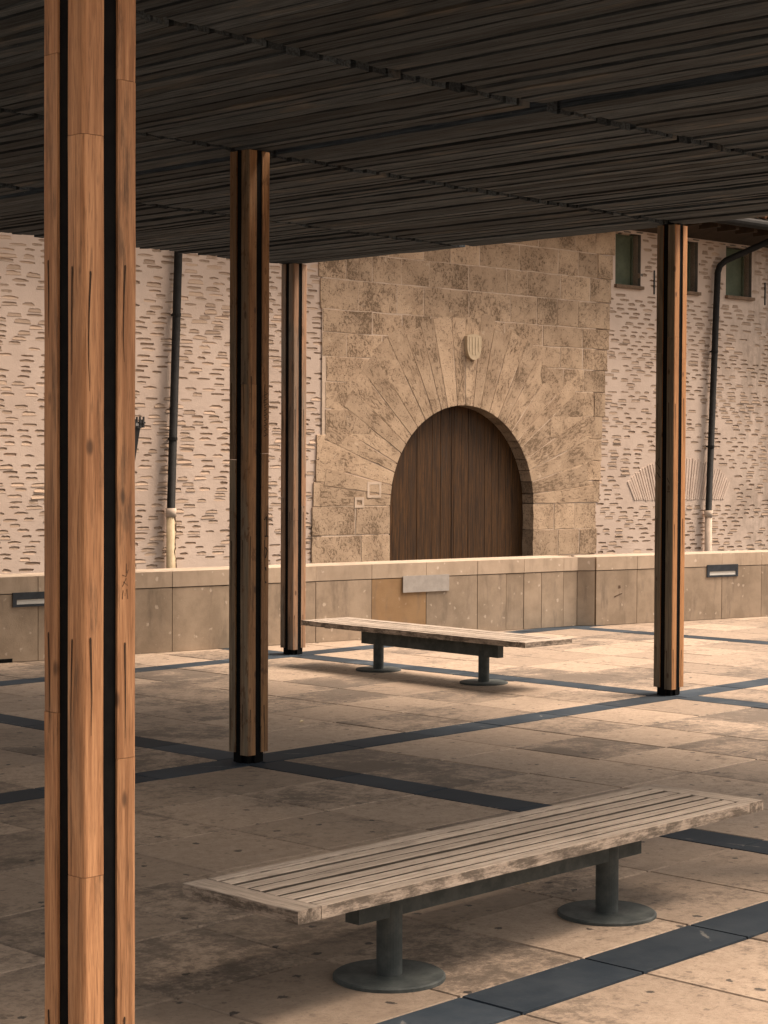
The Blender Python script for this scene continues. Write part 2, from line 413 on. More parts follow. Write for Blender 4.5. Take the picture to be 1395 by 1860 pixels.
for i, x in enumerate(BX):
    for cy_ in SY:
        for (c, d) in cy_: cand.append(('b', x - HB, x + HB, c, d))
def px_area(q):
    _, a, b, c, d = q
    pts = [on_screen(x, y) for x, y in ((a, c), (b, c), (b, d), (a, d), ((a + b) / 2, (c + d) / 2))]
    if any(p is None for p in pts): return 0
    if not any(-20 < p[0] < 1415 and 800 < p[1] < 1900 for p in pts): return 0
    return 1.0 / pts[4][2] ** 3 * (b - a) * (d - c)
cand = [q for q in cand if (q[3]) < wall_front((q[1] + q[2]) / 2) + 0.02]
GAP = .0042
for kind, name, me_, lim, allname in (('p', 'paving_slab', slab_me, 290, 'outer_paving'), ('b', 'band_stone', band_me, 150, 'outer_band')):
    L = sorted([(px_area(q), i) for i, q in enumerate(cand) if q[0] == kind], reverse=True)
    V, F = [], []
    for r_, (ar, i) in enumerate(L):
        _, a, b, c, d = cand[i]
        zt = rnd.uniform(-.0016, .0016) if kind == 'p' else rnd.uniform(0, .002)
        if ar > 0 and r_ < lim:
            put(name, me_, plaza, ((a + b) / 2, (c + d) / 2, zt), (rnd.uniform(-.0012, .0012), rnd.uniform(-.0012, .0012), 0), (b - a - 2 * GAP, d - c - 2 * GAP, .03))
        else: box(a + GAP, b - GAP, c + GAP, d - GAP, -.03, 0, V, F)
    if V: tag(put(allname, mesh(allname, V, F, PAVE if kind == 'p' else SLATE), plaza), kind='stuff')

# ------------------------------------------------------------------ low wall
ZT, ZF = 0.705, 0.565
lw = put('low_wall', None, None, (W0.x, W0.y, 0))
tag(lw, 'low limestone clad parapet wall with pale coping across the back of the plaza', 'wall')
cores = []
def prism(poly, z0, z1):
    n = len(poly); V = [(x, y, z0) for x, y in poly] + [(x, y, z1) for x, y in poly]
    F = [tuple(range(n - 1, -1, -1)), tuple(n + i for i in range(n))] + [(i, (i + 1) % n, n + (i + 1) % n, n + i) for i in range(n)]
    return V, F
TH = .42; SK = .03
def P2(a, dv, nv, s, t): return (a.x + dv.x * s + nv.x * t - W0.x, a.y + dv.y * s + nv.y * t - W0.y)
L1 = (W1 - W0).length; L3 = (W3 - W2).length
core = [P2(W0, D1, N1, -9, SK), P2(W0, D1, N1, L1 + .01, SK), P2(W2, D3, N3, .01, SK), P2(W2, D3, N3, L3 + 9, SK), P2(W2, D3, N3, L3 + 9, TH - .03), P2(W2, D3, N3, .05, TH - .03), P2(W0, D1, N1, -9, TH - .03)]
V, F = prism(core, STREET, ZT - .02)
put('core', mesh('wall_core', V, F, JOINT), lw)
def plate(a, dv, nv, s0, s1, z0, z1, t0, t1, mat, name, gap=.0035, j=0.0):
    q = [P2(a, dv, nv, s0 + gap, t0 + j), P2(a, dv, nv, s1 - gap, t0 + j), P2(a, dv, nv, s1 - gap, t1), P2(a, dv, nv, s0 + gap, t1)]
    c = ((q[0][0] + q[1][0]) / 2, (q[0][1] + q[1][1]) / 2)
    V, F = prism([(x - c[0], y - c[1]) for x, y in q], z0, z1)
    return put(name, mesh(name, V, F, mat), lw, (c[0], c[1], 0))
J1 = [-9 + .64 * i for i in range(0, 14)]
J1 = [j for j in J1 if j < .0] + [.342, .98, 1.616, 2.37, 3.122, 3.755, 4.399, 5.031, 5.399, 5.628, 5.861, 6.156, L1]
for i in range(len(J1) - 1):
    s0, s1 = J1[i], J1[i + 1]
    plate(W0, D1, N1, s0, s1, 0.004, ZF - .004, 0, SK + .02, WALLOR if abs(s0 - 3.755) < .01 else WALLST, 'stone_panel', j=rnd.uniform(-.003, .003))
JF = [j for j in J1 if j not in (5.399, 5.861)]
for i in range(len(JF) - 1): plate(W0, D1, N1, JF[i], JF[i + 1], ZF + .004, ZT, -.004, TH, COPE, 'coping_stone', .002, rnd.uniform(-.002, .002))
J3 = [.02, .56, 1.14, 1.732, 2.306] + [2.306 + .64 * i for i in range(1, 14)]
for i in range(len(J3) - 1):
    plate(W2, D3, N3, J3[i], J3[i + 1], 0.004, ZF - .004, 0, SK + .02, WALLST, 'stone_panel', j=rnd.uniform(-.003, .003))
    plate(W2, D3, N3, J3[i], J3[i + 1], ZF + .004, ZT, -.004, TH, COPE, 'coping_stone', .002, rnd.uniform(-.002, .002))
D2 = (W2 - W1).normalized(); N2 = Vector((-D2.y, D2.x)); L2 = (W2 - W1).length
plate(W1, D2, N2, 0, L2 + .004, .004, ZF - .004, -.001, .06, WALLST, 'stone_panel', .001)
plate(W1, D2, N2, 0, L2 + .004, ZF + .004, ZT - .002, -.005, .3, COPE, 'coping_stone', .001)

def wall_light(a, dv, nv, s0, s1, z0, z1, label):
    c = a + dv * (s0 + s1) / 2; ang = math.atan2(dv.y, dv.x)
    r = put('recessed_wall_light', None, None, (c.x, c.y, z0), (0, 0, ang))
    tag(r, label, 'light', 'lights set into the low wall')
    w_, h = (s1 - s0) / 2, z1 - z0; lw0, lw1, lz0, lz1 = -w_ + .035, w_ - .03, .022, .062
    V, F = [], []
    y0, y1 = -.012, .03
    box(-w_, w_, y0, y1, lz1, h, V, F); box(-w_, w_, y0, y1, 0, lz0, V, F); box(-w_, lw0, y0, y1, lz0, lz1, V, F); box(lw1, w_, y0, y1, lz0, lz1, V, F)
    put('frame', mesh('light_frame', V, F, LAMPF), r)
    V = [(lw0, -.006, lz0), (lw1, -.006, lz0), (lw1, -.002, lz1), (lw0, -.002, lz1)] + [(lw0, .028, lz0), (lw1, .028, lz0), (lw1, .028, lz1), (lw0, .028, lz1)]
    put('lens', mesh('light_lens', V, [(0, 1, 2, 3), (7, 6, 5, 4), (0, 4, 5, 1), (1, 5, 6, 2), (2, 6, 7, 3), (3, 7, 4, 0)], LENS), r)
wall_light(W0, D1, N1, .111, .56, .455, .575, 'black recessed wall light partly hidden behind the tall nearest post')
wall_light(W2, D3, N3, 1.515, 1.955, .452, .585, 'blue black recessed wall light at the right end of the low wall')
c = W0 + D1 * 4.39
pq = put('blank_plaque', None, None, (c.x, c.y, .425), (0, 0, math.atan2(D1.y, D1.x)))
tag(pq, 'blank grey metal plaque on the low wall above the ochre panel', 'plaque')
V, F = box(-.278, .278, -.016, -.008, 0, .158); put('plate', mesh('plaque_plate', V, F, PLATE), pq)
V, F = [], []
for x in (-.24, .24):
    V, F = box(x - .012, x + .012, -.008, .006, .06, .10); put('fixing', mesh('plaque_fixing', V, F, PLATE), pq)
# old ink marks on the wall and the drain slot
c = W2 + D3 * .3
V, F = ribbon([(-.045, .288), (.06, .322)], .014, .012); ribbon([(.022, .405), (.026, .374)], .028, .03, V=V, F=F)
put('ink_mark', mesh('ink_mark', V, F, SCRIB2), lw, (c.x - W0.x - N3.x * .0045, c.y - W0.y - N3.y * .0045, 0), (0, 0, math.atan2(D3.y, D3.x)))
V, F = box(-.19, .19, -.006, .02, .003, .033)
c = W0 + D1 * -.08
put('drain_slot', mesh('drain_slot', V, F, BLACK), lw, (c.x - W0.x, c.y - W0.y, 0), (0, 0, math.atan2(D1.y, D1.x)))

# ------------------------------------------------------------------ old building
BO = (15.06969, 12.2013, STREET); BR = R(-5); ZO = -STREET
bd = put('old_building', None, None, BO, (0, 0, BR))
tag(bd, 'old plastered brick building with a stone arched portal behind the low wall', 'building')
TOP = 4.95; AC = (.035, 1.12); RI = 1.285
def eL(z): return -2.40 - .05 * math.sin(z * 1.9) + (-.06 if z < 1.9 else .04)
def eR(z): return 2.58 + (z - .4) * .078 if z > 1.15 else 2.585
WINS = [(2.96, 3.50, 4.17, 4.90), (4.235, 4.77, 4.17, 4.90), (5.425, 6.045, 4.17, 4.90)]
def in_fan(s, z):
    return 3.12 < s < 5.7 and 1.10 < z < 1.82 and z < 1.80 - .40 * ((s - 4.41) / 1.2) ** 2 + .06
pv, pf, bricks = [], [], []
def rect(s0, s1, z0, z1):
    n = len(pv); pv.extend([(s0, 0, z0), (s1, 0, z0), (s1, 0, z1), (s0, 0, z1)]); pf.append((n, n + 1, n + 2, n + 3))
def pocket(c0, c1, z0, z1, s0, s1, b0, b1):
    """cell c0..c1 x z0..z1 holding an uneven recess s0..s1 x b0..b1"""
    K = 5; out, inn = [], []
    lump = rnd.uniform(.4, 1)
    h = b1 - b0
    for i in range(K):
        t = i / (K - 1); out.append((c0 + (c1 - c0) * t, z0)); inn.append((s0 + (s1 - s0) * (.03 + .94 * t), b0 + h * (rnd.uniform(0, .22) + (.16 if i in (0, K - 1) else 0))))
    for i in range(K):
        t = 1 - i / (K - 1); out.append((c0 + (c1 - c0) * t, z1)); inn.append((s0 + (s1 - s0) * (.02 + .96 * t), b1 - h * (rnd.uniform(0, .30 * lump) + (.26 * lump if i in (0, K - 1) else 0))))
    N = 2 * K; n = len(pv)
    pv.extend([(a, 0, b) for a, b in out]); pv.extend([(a, 0, b) for a, b in inn]); pv.extend([(a + (.004 if a < (s0 + s1) / 2 else -.004) * -1, .055, b) for a, b in inn])
    for i in range(N):
        j = (i + 1) % N
        pf.append((n + i, n + j, n + N + j, n + N + i)); pf.append((n + N + i, n + N + j, n + 2 * N + j, n + 2 * N + i))
    fl = .5 + mnoise.noise((s0 * 1.1, 9.7, b0 * 1.4)); dep = rnd.uniform(.0, .008) + .008 * max(0, min(1, fl))
    bricks.append((s0, s1, b0, b1, dep, rnd.uniform(R(6), R(30))))
def plaster_row(sa, sb, z0, z1, big):
    s = sa; first = True
    ph = rnd.uniform(0, .27)
    s_next = sa + ph
    while True:
        wd = rnd.uniform(.11, .20) * (1.1 if big else 1.0); gp = rnd.uniform(.06, .14)
        if s_next + wd + .03 > sb: break
        dn = mnoise.noise((s_next * .9, 3.1, z0 * 1.3)); skip = rnd.random() < .14 + .35 * dn or in_fan(s_next + wd / 2, (z0 + z1) / 2) or (abs(z0 - 4.09) < .05 and s_next > 2.6)
        if skip: s_next += wd + gp; continue
        c0, c1 = s_next - .02, s_next + wd + .02
        if c0 > s: rect(s, c0, z0, z1)
        hh = (z1 - z0); hb = rnd.uniform(.50, .80) * hh
        b0 = z0 + rnd.uniform(.08, .92) * (hh - hb - .006) + .003
        pocket(max(c0, s), c1, z0, z1, s_next, s_next + wd, b0, b0 + hb)
        s = c1; s_next = c1 + gp - .02
    rect(s, sb, z0, z1)
z = STREET
rows = []
while z < TOP - .02:
    h = rnd.uniform(.056, .070)
    for e in (4.17, 4.90, TOP):
        if z < e - .001 and z + h > e - .03: h = e - z
    rows.append((z, min(z + h, TOP))); z += h
for z0, z1 in rows:
    zm = (z0 + z1) / 2
    big = zm > 3.0
    rect(-13, -8.5, z0, z1)
    if zm < .2: rect(-8.5, -2.2, z0, z1); rect(2.45, 12, z0, z1); continue
    plaster_row(-8.5, -2.2, z0, z1, big)
    segs = [(2.45, 8.5)]
    if 4.17 < zm < 4.90: segs = [(2.45, 2.96), (3.50, 4.235), (4.77, 5.425), (6.045, 8.5)]
    for a, b in segs:
        if b - a < .6 and a < 2.5: rect(a, b, z0, z1)
        else: plaster_row(a, b, z0, z1, big)
    rect(8.5, 12, z0, z1)
LZ = (0, 0, ZO)
put('plaster', mesh('plaster', pv, pf, PLASTER), bd, LZ)
# solid masonry behind the plaster, with the openings left free
V, F = [], []
Y0, Y1 = .056, .60
for a, b, c, d in ((-13, -1.6, STREET, TOP), (1.6, 2.96, STREET, TOP), (2.96, 12, STREET, 4.17), (2.96, 12, 4.90, TOP), (3.50, 4.235, 4.17, 4.90), (4.77, 5.425, 4.17, 4.90), (6.045, 12, 4.17, 4.90), (-1.6, 1.6, 2.75, TOP)):
    box(a, b, Y0, Y1, c, d, V, F)
put('masonry_core', mesh('masonry_core', V, F, MORTAR), bd, LZ)
# mortar bed of the portal: sheet with the arch cut out
V, F = [], []
K = 40; RM = RI + .02; x0, x1 = -2.36, 2.5
arc = [(AC[0] - RM, STREET), (AC[0] - RM, AC[1])] + [(AC[0] - RM * math.cos(math.pi * i / K), AC[1] + RM * math.sin(math.pi * i / K)) for i in range(1, K)] + [(AC[0] + RM, AC[1]), (AC[0] + RM, STREET)]
outl = []
for i, (a, b) in enumerate(arc):
    if i <= 1: outl.append((x0, b))
    elif i >= len(arc) - 2: outl.append((x1, b))
    else:
        t = (i - 1) / (len(arc) - 3); an = math.pi * t
        dx, dz = -math.cos(an), math.sin(an); k1 = ((x1 if dx > 0 else x0) - AC[0]) / dx if abs(dx) > 1e-6 else 1e9
        k2 = (TOP - AC[1]) / dz if dz > 1e-6 else 1e9; k_ = min(k1, k2); outl.append((AC[0] + dx * k_, AC[1] + dz * k_))
for (a, b), (c, d) in zip(arc, outl): V += [(a, -.0152, b), (c, -.0152, d)]
for i in range(len(arc) - 1): F.append((2 * i, 2 * i + 1, 2 * i + 3, 2 * i + 2))
n = len(V); V += [(x0, -.006, TOP), (x1, -.006, TOP), (x0, -.006, 3.5), (x1, -.006, 3.5)]
F += [(n, n + 2, n + 3, n + 1)] if False else []
# the two upper corners the fan leaves open
V2 = [(x0, -.006, AC[1]), (x0, -.006, TOP), (x1, -.006, TOP), (x1, -.006, AC[1])]
mo = mesh('portal_mortar', V, F, MORTAR); put('portal_mortar', mo, bd, LZ)
V, F = box(x0 + .03, x1 + .05, -.0145, .05, 3.2, TOP); put('mortar_backing', mesh('mortar_backing', V, F, MORTAR), bd, LZ)

# bricks bedded in the plaster: the largest in view one by one, the rest joined
bm_ = mesh('brick', *box(-.5, .5, 0, 1, -.5, .5), BRICK)
def bpx(b):
    s, z = (b[0] + b[1]) / 2, (b[2] + b[3]) / 2
    x = BO[0] + s * math.cos(BR); y = BO[1] + s * math.sin(BR)
    q = on_screen(x, y, z)
    if q is None or not (0 < q[0] < 1395 and 395 < q[1] < 1040): return 0
    if 78 < q[0] < 250 or 415 < q[0] < 495 or 510 < q[0] < 556 or 1186 < q[0] < 1252: return 0
    return (b[1] - b[0]) * (b[3] - b[2]) / q[2] ** 2
order = sorted(range(len(bricks)), key=lambda i: -bpx(bricks[i]))
V, F = [], []
for k_, i in enumerate(order):
    s0, s1, b0, b1, dep, tl = bricks[i]
    w_, h_ = s1 - s0 + .008, b1 - b0 + .012
    if k_ < 300:
        put('brick', bm_, bd, ((s0 + s1) / 2, dep, (b0 + b1) / 2 + ZO), (-tl, rnd.uniform(-.06, .06), 0), (w_, .05, h_))
    else:
        M = Matrix.Translation(((s0 + s1) / 2, dep, (b0 + b1) / 2)) @ Matrix.Rotation(-tl, 4, 'X')
        vv, ff = box(-w_ / 2, w_ / 2, 0, .05, -h_ / 2, h_ / 2)
        n = len(V); V += [tuple(M @ Vector(q)) for q in vv]; F += [tuple(n + a for a in f) for f in ff]
tag(put('small_bricks', mesh('small_bricks', V, F, BRICK), bd, LZ), kind='stuff')

# ashlar of the portal
def chip_block(x0, x1, z0, z1, y0, y1, j=.007, ch=.004):
    """block whose face has knocked corners and a slightly dished arris"""
    N = []
    def edge(a, b, k, hor):
        return [(a[0] + (b[0] - a[0]) * i / k + (0 if hor else rnd.uniform(-j, j)), a[1] + (b[1] - a[1]) * i / k + (rnd.uniform(-j, j) if hor else 0)) for i in range(k)]
    c = [(x0, z0), (x1, z0), (x1, z1), (x0, z1)]
    rim = edge(c[0], c[1], 3, True) + edge(c[1], c[2], 2, False) + edge(c[2], c[3], 3, True) + edge(c[3], c[0], 2, False)
    cx, cz = (x0 + x1) / 2, (z0 + z1) / 2; n = len(rim)
    V = [(a, y1, b) for a, b in rim] + [(a, y0 + ch * .7, b) for a, b in rim]
    V += [(a - math.copysign(ch, a - cx) * .8, y0, b - math.copysign(ch, b - cz) * .8) for a, b in rim]
    F = [tuple(2 * n + i for i in range(n))]
    for i in range(n):
        q = (i + 1) % n; F += [(i, q, n + q, n + i), (n + i, n + q, 2 * n + q, 2 * n + i)]
    return V, F
zr = [STREET]
for e in (AC[1], 2.0, 2.95, 3.52, 3.89, 4.22, TOP):
    k = max(1, round((e - zr[-1]) / .33)); a = zr[-1]
    for i in range(1, k + 1): zr.append(a + (e - a) * i / k + (rnd.uniform(-.025, .025) if i < k else 0))
for r_ in range(len(zr) - 1):
    z0, z1 = zr[r_], zr[r_ + 1]; zm = (z0 + z1) / 2
    L, Rr = eL(zm) + rnd.uniform(-.02, .02), eR(zm) + rnd.uniform(-.018, .018)
    segs = [(L, AC[0] - RI), (AC[0] + RI, Rr)] if zm < AC[1] else [(L, Rr)]
    for si, (a, b) in enumerate(segs):
        cuts = [a]
        while cuts[-1] < b - .95: cuts.append(cuts[-1] + rnd.uniform(.38, .82))
        if b - cuts[-1] > .7: cuts.append((cuts[-1] + b) / 2 + rnd.uniform(-.06, .06))
        cuts.append(b)
        for i in range(len(cuts) - 1):
            s0, s1 = cuts[i], cuts[i + 1]
            if zm > AC[1]:
                px_ = min(max(AC[0], s0), s1); pz = min(max(AC[1], z0), z1)
                far = max(math.hypot(s - AC[0], q - AC[1]) for s in (s0, s1) for q in (z0, z1))
                if math.hypot(px_ - AC[0], pz - AC[1]) < RI + .12 or far < 2.30: continue
            jamb = zm < AC[1] and ((si == 0 and i == len(cuts) - 2) or (si == 1 and i == 0))
            gp = rnd.uniform(.004, .008)
            cx, cz = (s0 + s1) / 2, (z0 + z1) / 2
            pr = -.0185 + rnd.uniform(-.003, .0015)
            V, F = chip_block(s0 + gp - cx, s1 - gp - cx, z0 + gp - cz, z1 - gp - cz, pr, .36 if jamb else .03)
            put('ashlar_stone', mesh('ashlar_stone', V, F, ASHLAR), bd, (cx, 0, cz + ZO))
# voussoirs: long radial stones
ang = [0.0]
wts = [rnd.uniform(.75, 1.3) for _ in range(27)]; tot = sum(wts)
for w_ in wts: ang.append(ang[-1] + math.pi * w_ / tot)
for i in range(27):
    a0, a1 = ang[i], ang[i + 1]; am = (a0 + a1) / 2; ha = (a1 - a0) / 2
    ro = 2.50 + rnd.uniform(-.13, .10)
    lim = (2.46 if math.cos(am) < 0 else 2.64) / max(.05, abs(math.cos(am))); ro = min(ro, lim)
    gp = .0055
    pr = -.0215 + rnd.uniform(-.003, .002)
    rim = []
    K = 4
    for t in range(K + 1):
        r_ = RI + (ro - RI) * t / K; rim.append((r_ * math.sin(-ha) + gp + (rnd.uniform(-.006, .006) if 0 < t < K else 0), r_ * math.cos(ha)))
    for t in range(K, -1, -1):
        r_ = RI + (ro - RI) * t / K; rim.append((r_ * math.sin(ha) - gp + (rnd.uniform(-.006, .006) if 0 < t < K else 0), r_ * math.cos(ha)))
    rim.append((0, RI))
    # local x across, z radial; origin at the arch centre
    cz = (RI + ro) / 2; n = len(rim); ch = .004
    V = [(a, .36, b - cz) for a, b in rim] + [(a, pr + ch * .7, b - cz) for a, b in rim] + [(a * .975, pr, (b - cz) * .993) for a, b in rim]
    F = [tuple(2 * n + q for q in range(n))[::-1]]
    for q in range(n):
        q2 = (q + 1) % n; F += [(q, n + q, n + q2, q2), (n + q, 2 * n + q, 2 * n + q2, n + q2)]
    put('voussoir', mesh('voussoir', V, F, VOUS), bd, (AC[0] + math.cos(am) * cz, 0, AC[1] + math.sin(am) * cz + ZO), (0, math.pi / 2 - am, 0))
# carved shield over the arch
V, F = [], []
pts = [(-.128 + .256 * i / 12, .145 + .03 * math.sin(math.pi * i / 12)) for i in range(13)]
pts += [(.128, .06), (.126, .0)] + [(.126 * math.cos(R(t)), -.16 * math.sin(R(t)) ** 1.0) for t in range(15, 180, 15)] + [(-.126, .0), (-.128, .06)]
n = len(pts)
V = [(a, .02, b) for a, b in pts] + [(a, -.05, b) for a, b in pts]
F = [tuple(range(n, 2 * n))] + [(i, n + i, n + (i + 1) % n, (i + 1) % n) for i in range(n)]
sh = put('carved_shield', mesh('carved_shield', V, F, SHIELD), bd, (.145, -.03, 3.155 + ZO))
V, F = [], []
for x in (-.08, -.027, .027, .08):
    box(x - .013, x + .013, -.056, -.05, -.115 + abs(x) * .8, .135, V, F)
put('stripe', mesh('shield_stripe', V, F, SHIELD), sh)
for (a, b, c, d) in ((-1.635, -1.406, 1.223, 1.423), (-1.84, -1.687, 1.103, 1.234)):
    t = .035; V, F = [], []
    box(a, b, -.026, -.012, c, c + t, V, F); box(a, b, -.026, -.012, d - t, d, V, F); box(a, a + t, -.026, -.012, c + t, d - t, V, F); box(b - t, b, -.026, -.012, c + t, d - t, V, F)
    put('mortar_patch', mesh('mortar_patch', V, F, MORTAR), bd, LZ)
for k_, (cx, cz, rx, rz) in enumerate(((1.52, 2.87, .075, .12),)):
    V, F = [], []; n = 0
    for i in range(18):
        a = 2 * math.pi * i / 18; q = 1 + rnd.uniform(-.12, .12); V.append((cx + rx * q * math.cos(a), -.0275, cz + rz * q * math.sin(a)))
    for i in range(18):
        V.append((V[n + i][0], -.01, V[n + i][2]))
    F.append(tuple(n + i for i in range(18))); F += [(n + i, n + 18 + i, n + 18 + (i + 1) % 18, n + (i + 1) % 18) for i in range(18)]
    put('mortar_patch', mesh('mortar_patch', V, F, ASHLAR), bd, LZ)

# door
dr = put('door', mesh('door_backing', *box(AC[0] - 1.5, AC[0] + 1.5, .205, .24, STREET, 2.6), DOORM), bd, LZ)
x = AC[0] - 1.34
while x < AC[0] + 1.34:
    w_ = rnd.uniform(.11, .16); x1 = min(x + w_, AC[0] + 1.34)
    if x < AC[0] < x1 + .06: x1 = AC[0]
    zt = 2.55
    V, F = box(-(x1 - x) / 2 + .0025, (x1 - x) / 2 - .0025, -.022, 0, -1.7, 1.75)
    put('plank', mesh('door_plank', V, F, DOORM), dr, ((x + x1) / 2, .200 + rnd.uniform(-.003, .003), .8))
    x = x1
V, F = box(-.012, .012, -.005, 0, -1.7, 1.75); put('meeting_strip', mesh('meeting_strip', V, F, DOORM), dr, (AC[0] - .03, .1775, .8))

# windows
for (a, b, c, d) in WINS:
    V, F = [], []
    box(a, b, .17, .20, c, d, V, F)
    wn = put('window', mesh('window_shutter', V, F, GREEN), bd, LZ)
    V, F = [], []
    box(a, a + .02, .145, .168, c, d, V, F); box(b - .03, b, .145, .168, c, d, V, F); box(a + .02, b - .03, .145, .168, d - .03, d, V, F); box(a + .02, b - .03, .145, .168, c, c + .03, V, F)
    put('frame', mesh('window_frame', V, F, GREEN), wn)
    V, F = [], []
    box(a - .05, a, .004, .2, c, d, V, F); box(b, b + .05, .004, .2, c, d, V, F); box(a - .05, b + .05, .004, .2, d, d + .04, V, F)
    put('reveal', mesh('window_reveal', V, F, REVEAL), wn)
    V, F = box(a - .02, b + .025, -.05, .17, c - .045, c)
    put('sill', mesh('window_sill', V, F, SILL), wn)
for s in (3.79, 6.37):  # dark bars standing in for shaded vertical grooves in the wall
    V, F = box(s - .011, s + .011, -.012, .002, 4.08, 4.42); put('groove_strip', mesh('groove_strip', V, F, IRON), bd, LZ)

# flat arch of bricks on edge walled into the plaster, right of the portal
NF = 42; FCZ = -.55
for i in range(NF):
    t = (i + .5) / NF; s = 3.40 + (5.42 - 3.40) * t
    an = math.atan2(s - 4.41, 1.14 - FCZ)
    top = 1.76 - .36 * ((s - 4.41) / 1.0) ** 2
    hgt = (top - 1.14) / math.cos(an) * rnd.uniform(.95, 1.03)
    wd = .033 + rnd.uniform(-.004, .004)
    V = [(-wd / 2, .002, 0), (wd / 2, .002, 0), (wd * .62, .002, hgt), (-wd * .62, .002, hgt), (-wd / 2 + .002, -.009, .004), (wd / 2 - .002, -.009, .004), (wd * .62 - .002, -.009, hgt - .004), (-wd * .62 + .002, -.009, hgt - .004)]
    F = [(4, 5, 6, 7), (0, 1, 5, 4), (1, 2, 6, 5), (2, 3, 7, 6), (3, 0, 4, 7)]
    put('fan_brick', mesh('fan_brick', V, F, FANB), bd, (s, rnd.uniform(-.002, .003), 1.14 + rnd.uniform(-.01, .006) + ZO), (0, an, 0))

# eaves and roof
V, F = [], []
V += [(-13, .62, TOP), (12, .62, TOP), (12, -.02, TOP + .002), (-13, -.02, TOP + .002), (-13, -.45, TOP + .16), (12, -.45, TOP + .16), (12, -.75, TOP + .16), (-13, -.75, TOP + .16), (-13, -.75, TOP + .24), (12, -.75, TOP + .24), (12, .62, TOP + .8), (-13, .62, TOP + .8)]
F += [(0, 1, 2, 3), (3, 2, 5, 4), (4, 5, 6, 7), (7, 6, 9, 8), (8, 9, 10, 11), (11, 10, 1, 0)]
rf = put('roof', mesh('eave', V, F, EAVE), bd, LZ)
V, F = [], []
s = -13.0
while s < 12:
    for k_ in range(6):
        a0, a1 = math.pi * k_ / 6, math.pi * (k_ + 1) / 6; n = len(V)
        for yy, zz in ((-.86, TOP + .25), (1.6, TOP + 1.05)):
            V += [(s + .09 - .085 * math.cos(a0), yy, zz + .06 * math.sin(a0)), (s + .09 - .085 * math.cos(a1), yy, zz + .06 * math.sin(a1))]
        F.append((n, n + 1, n + 3, n + 2))
    s += .19
tag(put('roof_tiles', mesh('roof_tiles', V, F, TILE), rf), kind='stuff')
V, F = box(-13, 12, .0, 6, TOP + .3, TOP + .34); put('roof_deck', mesh('roof_deck', V, F, EAVE), rf)
pts = [(-13 + 25 * i / 30, -.82, TOP + .17) for i in range(31)]
V, F = tube(pts, .07, 12); put('gutter', mesh('gutter', V, F, PIPE), rf)
s = -12.9
while s < 12:
    V, F = box(-.035, .035, -.74, -.40, 0, .09)
    if 2.5 < s < 9: put('rafter_end', mesh('rafter_end', V, F, EAVE), rf, (s, 0, TOP + .065))
    s += .42

# downpipes
def downpipe(label, path, low, s_bot, z_end):
    r = put('downpipe', None, None, (0, 0, 0)); r.parent = None
    c = Vector((BO[0] + s_bot * math.cos(BR), BO[1] + s_bot * math.sin(BR), STREET))
    r.location = c; r.rotation_euler = (0, 0, BR)
    tag(r, label, 'pipe', 'rainwater downpipes on the old building')
    P = [(s - s_bot, -.085 if q is None else q, z - STREET) for s, z, q in path]
    V, F = tube(P, .047, 14); put('upper_pipe', mesh('upper_pipe', V, F, PIPE, True), r)
    V, F = cyl(.060, .062, z_end - STREET - .095, z_end - STREET + .006, 16, cy=-.085); put('collar', mesh('pipe_collar', V, F, WHITE, True), r)
    V, F = cyl(.053, .053, 0, z_end - STREET - .08, 16, cy=-.085); lp = put('lower_pipe', mesh('lower_pipe', V, F, low, True), r)
    for z in (1.9, 3.3):
        V, F = cyl(.053, .053, z - STREET, z - STREET + .035, 14, cy=-.085)
        sx = 0
        for i in range(len(P) - 1):
            z0, z1 = P[i + 1][2], P[i][2]
            if z0 <= z - STREET <= z1: sx = P[i + 1][0] + (P[i][0] - P[i + 1][0]) * (z - STREET - z0) / max(1e-6, z1 - z0)
        box(-.012, .012, -.085, .0, z - STREET + .008, z - STREET + .028, V, F)
        put('bracket', mesh('pipe_bracket', V, F, PIPE), r, (sx, 0, 0))
    return r, lp
rl, lp = downpipe('dark downpipe left of the portal running into a rusty cream lower pipe', [(-4.50, 4.93, None), (-4.525, 4.0, None), (-4.62, 1.13, None)], CREAM, -4.62, 1.13)
V, F = [], []
z = 2.05
q = []
while z > .2: q.append((.012 + rnd.uniform(-.012, .012), z)); z -= .045
for i in range(len(q) - 1):
    w_ = rnd.uniform(.004, .02); ribbon([q[i], q[i + 1]], w_, rnd.uniform(.004, .02), V=V, F=F)
put('rust_streak', mesh('rust_streak', V, F, RUST), lp, (.012, -.139, 0))
downpipe('dark downpipe right of the portal with a bent top under the eaves', [(6.04, 5.10, -.80), (5.94, 5.06, -.70), (5.72, 4.93, -.50), (5.25, 4.66, -.13), (5.16, 4.58, -.095), (5.125, 4.48, -.085), (5.11, 4.2, -.085), (4.96, .975, -.085)], WHITE, 4.96, .975)

# wall lantern, most of it behind the nearest post
lc = -5.35
c = Vector((BO[0] + lc * math.cos(BR) + .35 * math.sin(BR), BO[1] + lc * math.sin(BR) - .35 * math.cos(BR), 1.5))
ln = put('wall_lantern', None, None, c, (0, 0, BR)); tag(ln, 'black wrought iron wall lantern peeping out behind the nearest post', 'lantern')
V, F = cyl(.055, .125, .12, .52, 6); put('glass_body', mesh('lantern_body', V, F, IRON), ln)
V, F = cyl(.14, .14, .52, .545, 6); cyl(.125, .05, .545, .62, 6, V, F); put('lid', mesh('lantern_lid', V, F, IRON), ln)
V, F = [], []
for i in range(14):
    a = 2 * math.pi * i / 14; x, y = .15 * math.cos(a), .15 * math.sin(a)
    box(x - .008, x + .008, y - .008, y + .008, .53, .62 + (.03 if i % 2 else 0), V, F); box(x - .016, x + .016, y - .016, y + .016, .575, .592, V, F)
